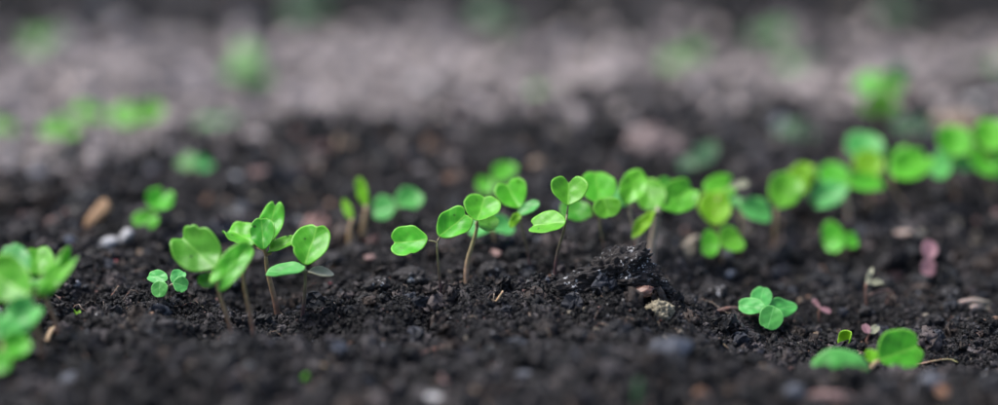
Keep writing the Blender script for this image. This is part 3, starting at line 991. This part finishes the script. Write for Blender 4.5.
# behind, right
seedling('seedling with a yellow round leaf under a bilobed green leaf and white bud', 256, 716, (716, 206),
         [lf(716, 226, 715, 190, 35, 'round', Yw, (0, .4, .9), dy=-.006), lf(704, 195, 736, 178, 26, 'cleft', G, (0, .55, .8), dy=.004), lf(730, 187, 749, 182, 8, 'oval', 'leaf_pale', (0, .6, .7), dy=.004)], 'stem_brown', 3)
seedling('seedling with one tapering teal leaf beside the yellow round leaf', 262, 738, (741, 214),
         [lf(738, 206, 773, 214, 26, 'oval', T, (.1, .65, .7)), lf(741, 208, 730, 196, 14, 'oval', T, (0, .6, .7), dy=.006)], 'stem_brown', 3)
seedling('low seedling with two rounded leaves close to the soil under the yellow leaf', 266, 720, (720, 249),
         [lf(720, 246, 701, 246, 27, 'round', G, (-.1, .55, .8)), lf(721, 245, 741, 237, 28, 'round', G, (.1, .5, .8))], 'stem_brown', 3)
seedling('seedling with a round green leaf before a yellower one, beside the tapering teal leaf', 256, 772, (776, 214),
         [lf(777, 209, 793, 173, 36, 'round', G, (0, .4, .9)), lf(778, 204, 812, 164, 28, 'round', Yw, (.1, .5, .8), dy=.01)], 'stem_brown', 3)
seedling('seedling with a pale two-lobed leaf drooping forward in the curving leaf row', 234, 845, (846, 190),
         [lf(846, 186, 810, 203, 26, 'cleft', T, (-.1, .6, .75), dy=-.006), lf(846, 186, 822, 165, 30, 'round', G, (0, .5, .8), dy=.008), lf(848, 186, 884, 178, 22, 'heart', G, (.1, .65, .7))], 'stem_pale', 4.5)
seedling('low bright seedling with one large and one tiny round leaf below the curving leaf row', 270, 846, (838, 250),
         [lf(845, 236, 822, 240, 33, 'round', G, (-.1, .45, .9)), lf(843, 241, 858, 241, 16, 'round', G, (.1, .5, .8))], 'stem_brown', 3)
seedling('seedling with a yellow-green leaf under a pale teal leaf in the curving leaf row', 218, 868, (868, 182),
         [lf(868, 181, 869, 148, 32, 'round', Yw, (0, .4, .9), dy=-.006), lf(867, 164, 862, 130, 40, 'round', T, (0, .55, .8), dy=.01)], 'stem_brown', 3)
seedling('seedling with one broad slanting leaf between the yellow-green and the lower teal leaves', 216, 903, (892, 180),
         [lf(890, 177, 930, 152, 33, 'heart', G, (0, .5, .85)), lf(893, 176, 905, 146, 20, 'round', G, (0, .5, .8), dy=.008)], 'stem_brown', 3)
seedling('seedling with a bright round leaf above a teal leaf beside the tall end clump', 208, 950, (950, 170),
         [lf(952, 158, 957, 124, 38, 'round', G, (0, .4, .9)), lf(952, 168, 930, 166, 30, 'round', T, (-.1, .55, .8), dy=-.006), lf(953, 168, 972, 158, 22, 'round', T, (.1, .6, .7))], 'stem_brown', 3)
seedling('tall seedling clump of stacked round leaves at the end of the curving leaf row', 214, 992, (990, 180),
         [lf(988, 152, 992, 117, 36, 'round', G, (0, .45, .9)), lf(990, 178, 982, 146, 34, 'round', G, (0, .5, .85), dy=-.006), lf(992, 178, 1016, 156, 34, 'heart', G, (.1, .5, .85))], 'stem_brown', 3)
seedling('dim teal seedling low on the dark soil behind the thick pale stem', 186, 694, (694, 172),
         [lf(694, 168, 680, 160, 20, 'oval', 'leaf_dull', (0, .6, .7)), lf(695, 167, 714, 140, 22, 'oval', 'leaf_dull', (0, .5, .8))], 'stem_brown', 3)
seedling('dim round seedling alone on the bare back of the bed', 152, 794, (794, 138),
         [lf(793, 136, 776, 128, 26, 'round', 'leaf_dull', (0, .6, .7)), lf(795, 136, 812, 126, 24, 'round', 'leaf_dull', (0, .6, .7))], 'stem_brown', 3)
# four-lobed and near ones at the right
seedling('small teal seedling with four crisp rounded lobes on a very short stem', .521, 764, (764, 312),
         [lf(765, 309, 738, 304, 17, 'round', T, (-.15, .6, .78), cup=.15, dy=-.001), lf(758, 309, 764, 286, 21, 'round', T, (0, .6, .8), cup=.1, dy=.001), lf(765, 312, 798, 303, 18, 'oval', T, (.15, .6, .75), cup=.1, dy=.001), lf(774, 306, 768, 328, 24, 'round', T, (.1, .5, .85), cup=.1, dy=-.002)], 'stem_pale', 4.5)
seedling('tiny sharp sprout with a curled ring-shaped leaf and a flat sliver leaf', .512, 842, (841, 352),
         [lf(842, 351, 855, 336, 9, 'oval', Yw, (-.6, .5, .55), fold=.7, cup=.8, curl=.3), lf(840, 351, 818, 358, 6, 'oval', Yw, (-.3, .8, .5), fold=.3)], 'stem_tan', 2.2, name='sprout', cat='sprout')
seedling('seedling with an arched pale leaf half hidden by the soil mound', .458, 846, (852, 378),
         [lf(870, 368, 814, 372, 42, 'kidney', T, (0, .5, .87), cup=-.35, curl=-.05), lf(850, 378, 872, 386, 16, 'oval', G, (0, .6, .7))], 'stem_tan', 3.4)
seedling('seedling with one big heart-shaped leaf and a yellow bud at its base', .472, 872, (873, 364),
         [lf(879, 361, 923, 343, 41, 'heart', G, (.05, .42, .9), lob=.05), lf(874, 364, 869, 349, 12, 'oval', Yw, (0, .3, .9), fold=.4)], 'straw', 5)
# dead / pale sprouts
seedling('dead pink seedling with two rounded lobes standing upright on the soil', 290, 926, (929, 262),
         [lf(929, 260, 930, 240, 16, 'round', 'leaf_pink', (0, .3, .95)), lf(929, 258, 928, 276, 15, 'round', 'leaf_pink', (0, .3, .95), dy=-.002)], 'twig', 4)
seedling('pale forked sprout with two cream leaves above the brown arching twig', 312, 868, (866, 284),
         [lf(866, 284, 873, 267, 5, 'oval', 'leaf_pale', (.3, .4, .8), fold=.5), lf(866, 284, 884, 283, 4.5, 'oval', 'leaf_pale', (0, .8, .5), fold=.5)], 'twig', 2.4, name='sprout', cat='sprout')
seedling('pink sprout with two tiny narrow leaves beside the four-lobed teal seedling', 326, 823, (820, 308),
         [lf(820, 308, 813, 299, 5, 'oval', 'leaf_pink', (0, .5, .9)), lf(820, 308, 831, 312, 5, 'oval', 'leaf_pink', (0, .7, .6))], 'twig', 2.2, name='sprout', cat='sprout')
seedling('small pinkish crumpled sprout low on the soil behind the curled ring leaf', 342, 869, (869, 334),
         [lf(869, 334, 864, 324, 8, 'round', 'leaf_pink', (0, .5, .9)), lf(870, 334, 878, 326, 7, 'round', 'leaf_pale', (0, .7, .6))], 'twig', 2.2, name='sprout', cat='sprout')
seedling('minute yellow-green shoot poking from the soil beside the broad soft leaves', .50, 77, (77, 317),
         [lf(77, 317, 73, 309, 3, 'oval', Yw, (0, .4, .9)), lf(77, 316, 80, 310, 3, 'oval', Yw, (0, .4, .9))], 'straw', 1.8, name='sprout', cat='sprout')
# on and beyond the grey path, far out of focus
FAR = [('bright seedling on the path edge, lowest of a row of four', 158, 61, [(60, 132, 34, 38, G)]),
       ('bright seedling on the path edge between a lower and a wider one', 142, 88, [(88, 114, 38, 30, G)]),
       ('wide bright seedling on the path edge, the widest of the row', 146, 137, [(126, 116, 28, 34, G), (150, 112, 26, 36, G)]),
       ('seedling on the path edge at the outer end of the row of four', 150, 3, [(2, 127, 30, 24, G)]),
       ('tall seedling with stacked leaves standing in the middle of the grey path', 108, 250, [(247, 54, 36, 34, 'leaf_far'), (254, 78, 36, 38, 'leaf_far'), (234, 72, 24, 22, 'leaf_far')]),
       ('pale seedling beside the wide whitish stone at the path edge', 140, 216, [(208, 124, 26, 16, T), (226, 122, 24, 16, T)]),
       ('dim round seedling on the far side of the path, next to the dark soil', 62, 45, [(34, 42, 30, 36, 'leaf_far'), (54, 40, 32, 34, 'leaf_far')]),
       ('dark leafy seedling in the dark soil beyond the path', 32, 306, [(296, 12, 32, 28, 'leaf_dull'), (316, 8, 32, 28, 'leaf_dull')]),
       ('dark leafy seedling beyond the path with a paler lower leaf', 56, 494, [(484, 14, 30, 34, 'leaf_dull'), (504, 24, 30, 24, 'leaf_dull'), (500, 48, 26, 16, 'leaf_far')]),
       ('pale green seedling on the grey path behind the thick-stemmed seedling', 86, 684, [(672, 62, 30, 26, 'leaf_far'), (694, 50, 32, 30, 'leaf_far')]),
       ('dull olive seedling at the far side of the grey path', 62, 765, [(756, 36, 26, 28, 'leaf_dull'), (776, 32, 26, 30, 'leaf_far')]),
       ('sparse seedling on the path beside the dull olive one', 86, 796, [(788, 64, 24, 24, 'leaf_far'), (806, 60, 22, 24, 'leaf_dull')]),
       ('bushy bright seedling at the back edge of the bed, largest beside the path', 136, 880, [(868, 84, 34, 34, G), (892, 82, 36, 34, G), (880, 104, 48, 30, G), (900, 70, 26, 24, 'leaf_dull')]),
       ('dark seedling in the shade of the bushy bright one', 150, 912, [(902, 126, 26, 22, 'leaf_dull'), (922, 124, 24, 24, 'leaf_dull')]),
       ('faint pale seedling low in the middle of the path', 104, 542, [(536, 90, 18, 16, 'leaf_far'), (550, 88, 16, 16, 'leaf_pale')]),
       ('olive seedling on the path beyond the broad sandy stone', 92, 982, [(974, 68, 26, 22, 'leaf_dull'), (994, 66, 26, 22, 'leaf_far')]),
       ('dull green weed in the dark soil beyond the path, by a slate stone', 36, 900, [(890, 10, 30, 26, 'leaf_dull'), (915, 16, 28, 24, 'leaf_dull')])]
for (lab, Yd, bx_, blobs) in FAR:
    ty_ = sum(b[1] for b in blobs) / len(blobs)
    hy = max(b[1] + b[3] * .5 for b in blobs)
    lv = []
    for i, (cx_, cy_, w_, h_, m_) in enumerate(blobs):
        k_ = .86 if cy_ > 95 else .72
        w_ *= k_; h_ *= k_
        if len(blobs) == 1:
            lv.append(lf(cx_ - 2, cy_ + 3, cx_ - w_ * .42, cy_ - h_ * .3, h_ * .75, 'heart', m_, (-.2, .5, .8)))
            lv.append(lf(cx_ + 2, cy_ + 3, cx_ + w_ * .42, cy_ - h_ * .2, h_ * .75, 'heart', m_, (.2, .5, .8)))
        else:
            sgn = -1 if cx_ < bx_ else 1
            lv.append(lf(cx_ - sgn * w_ * .45, cy_ + h_ * .3, cx_ + sgn * w_ * .45, cy_ - h_ * .3, min(w_, h_), 'heart', m_, (.2 * sgn, .5, .8), dy=.004 * (i % 2)))
    seedling(lab, Yd, bx_, (bx_, hy - 2), lv, 'stem_brown', 3)
for (x_, y_, w_, h_, m_, lab) in [(115, 10, 44, 30, 'stone_blue', 'slate stone in the dark soil beyond the path'),
                                  (240, 24, 40, 24, 'stone_blue', 'blue-grey stone behind the tall path seedling'),
                                  (430, 22, 54, 30, 'stone_grey', 'broad grey stone beyond the path beside the seedling with the paler lower leaf'),
                                  (370, 16, 40, 22, 'stone_blue', 'dim slate stone beyond the path beside a dark leafy seedling'),
                                  (180, 42, 70, 22, 'stone_grey', 'wide pale grey stone on the far edge of the path'),
                                  (375, 62, 60, 20, 'stone_tan', 'flat sandy stone in the middle of the path'),
                                  (420, 84, 36, 20, 'stone_white', 'whitish stone on the path in front of the flat sandy one'),
                                  (360, 104, 46, 20, 'stone_grey', 'grey stone at the near edge of the path'),
                                  (610, 80, 56, 18, 'stone_grey', 'flat grey stone on the path near the pale green seedling'),
                                  (985, 105, 40, 22, 'stone_white', 'pale stone at the near edge of the path by the sandy stone'),
                                  (60, 95, 44, 18, 'stone_tan', 'flat sandy stone behind the row of path seedlings')]:
    rock('stone', lab, 'stone', x_, y_, w_, h_, m_, .9)
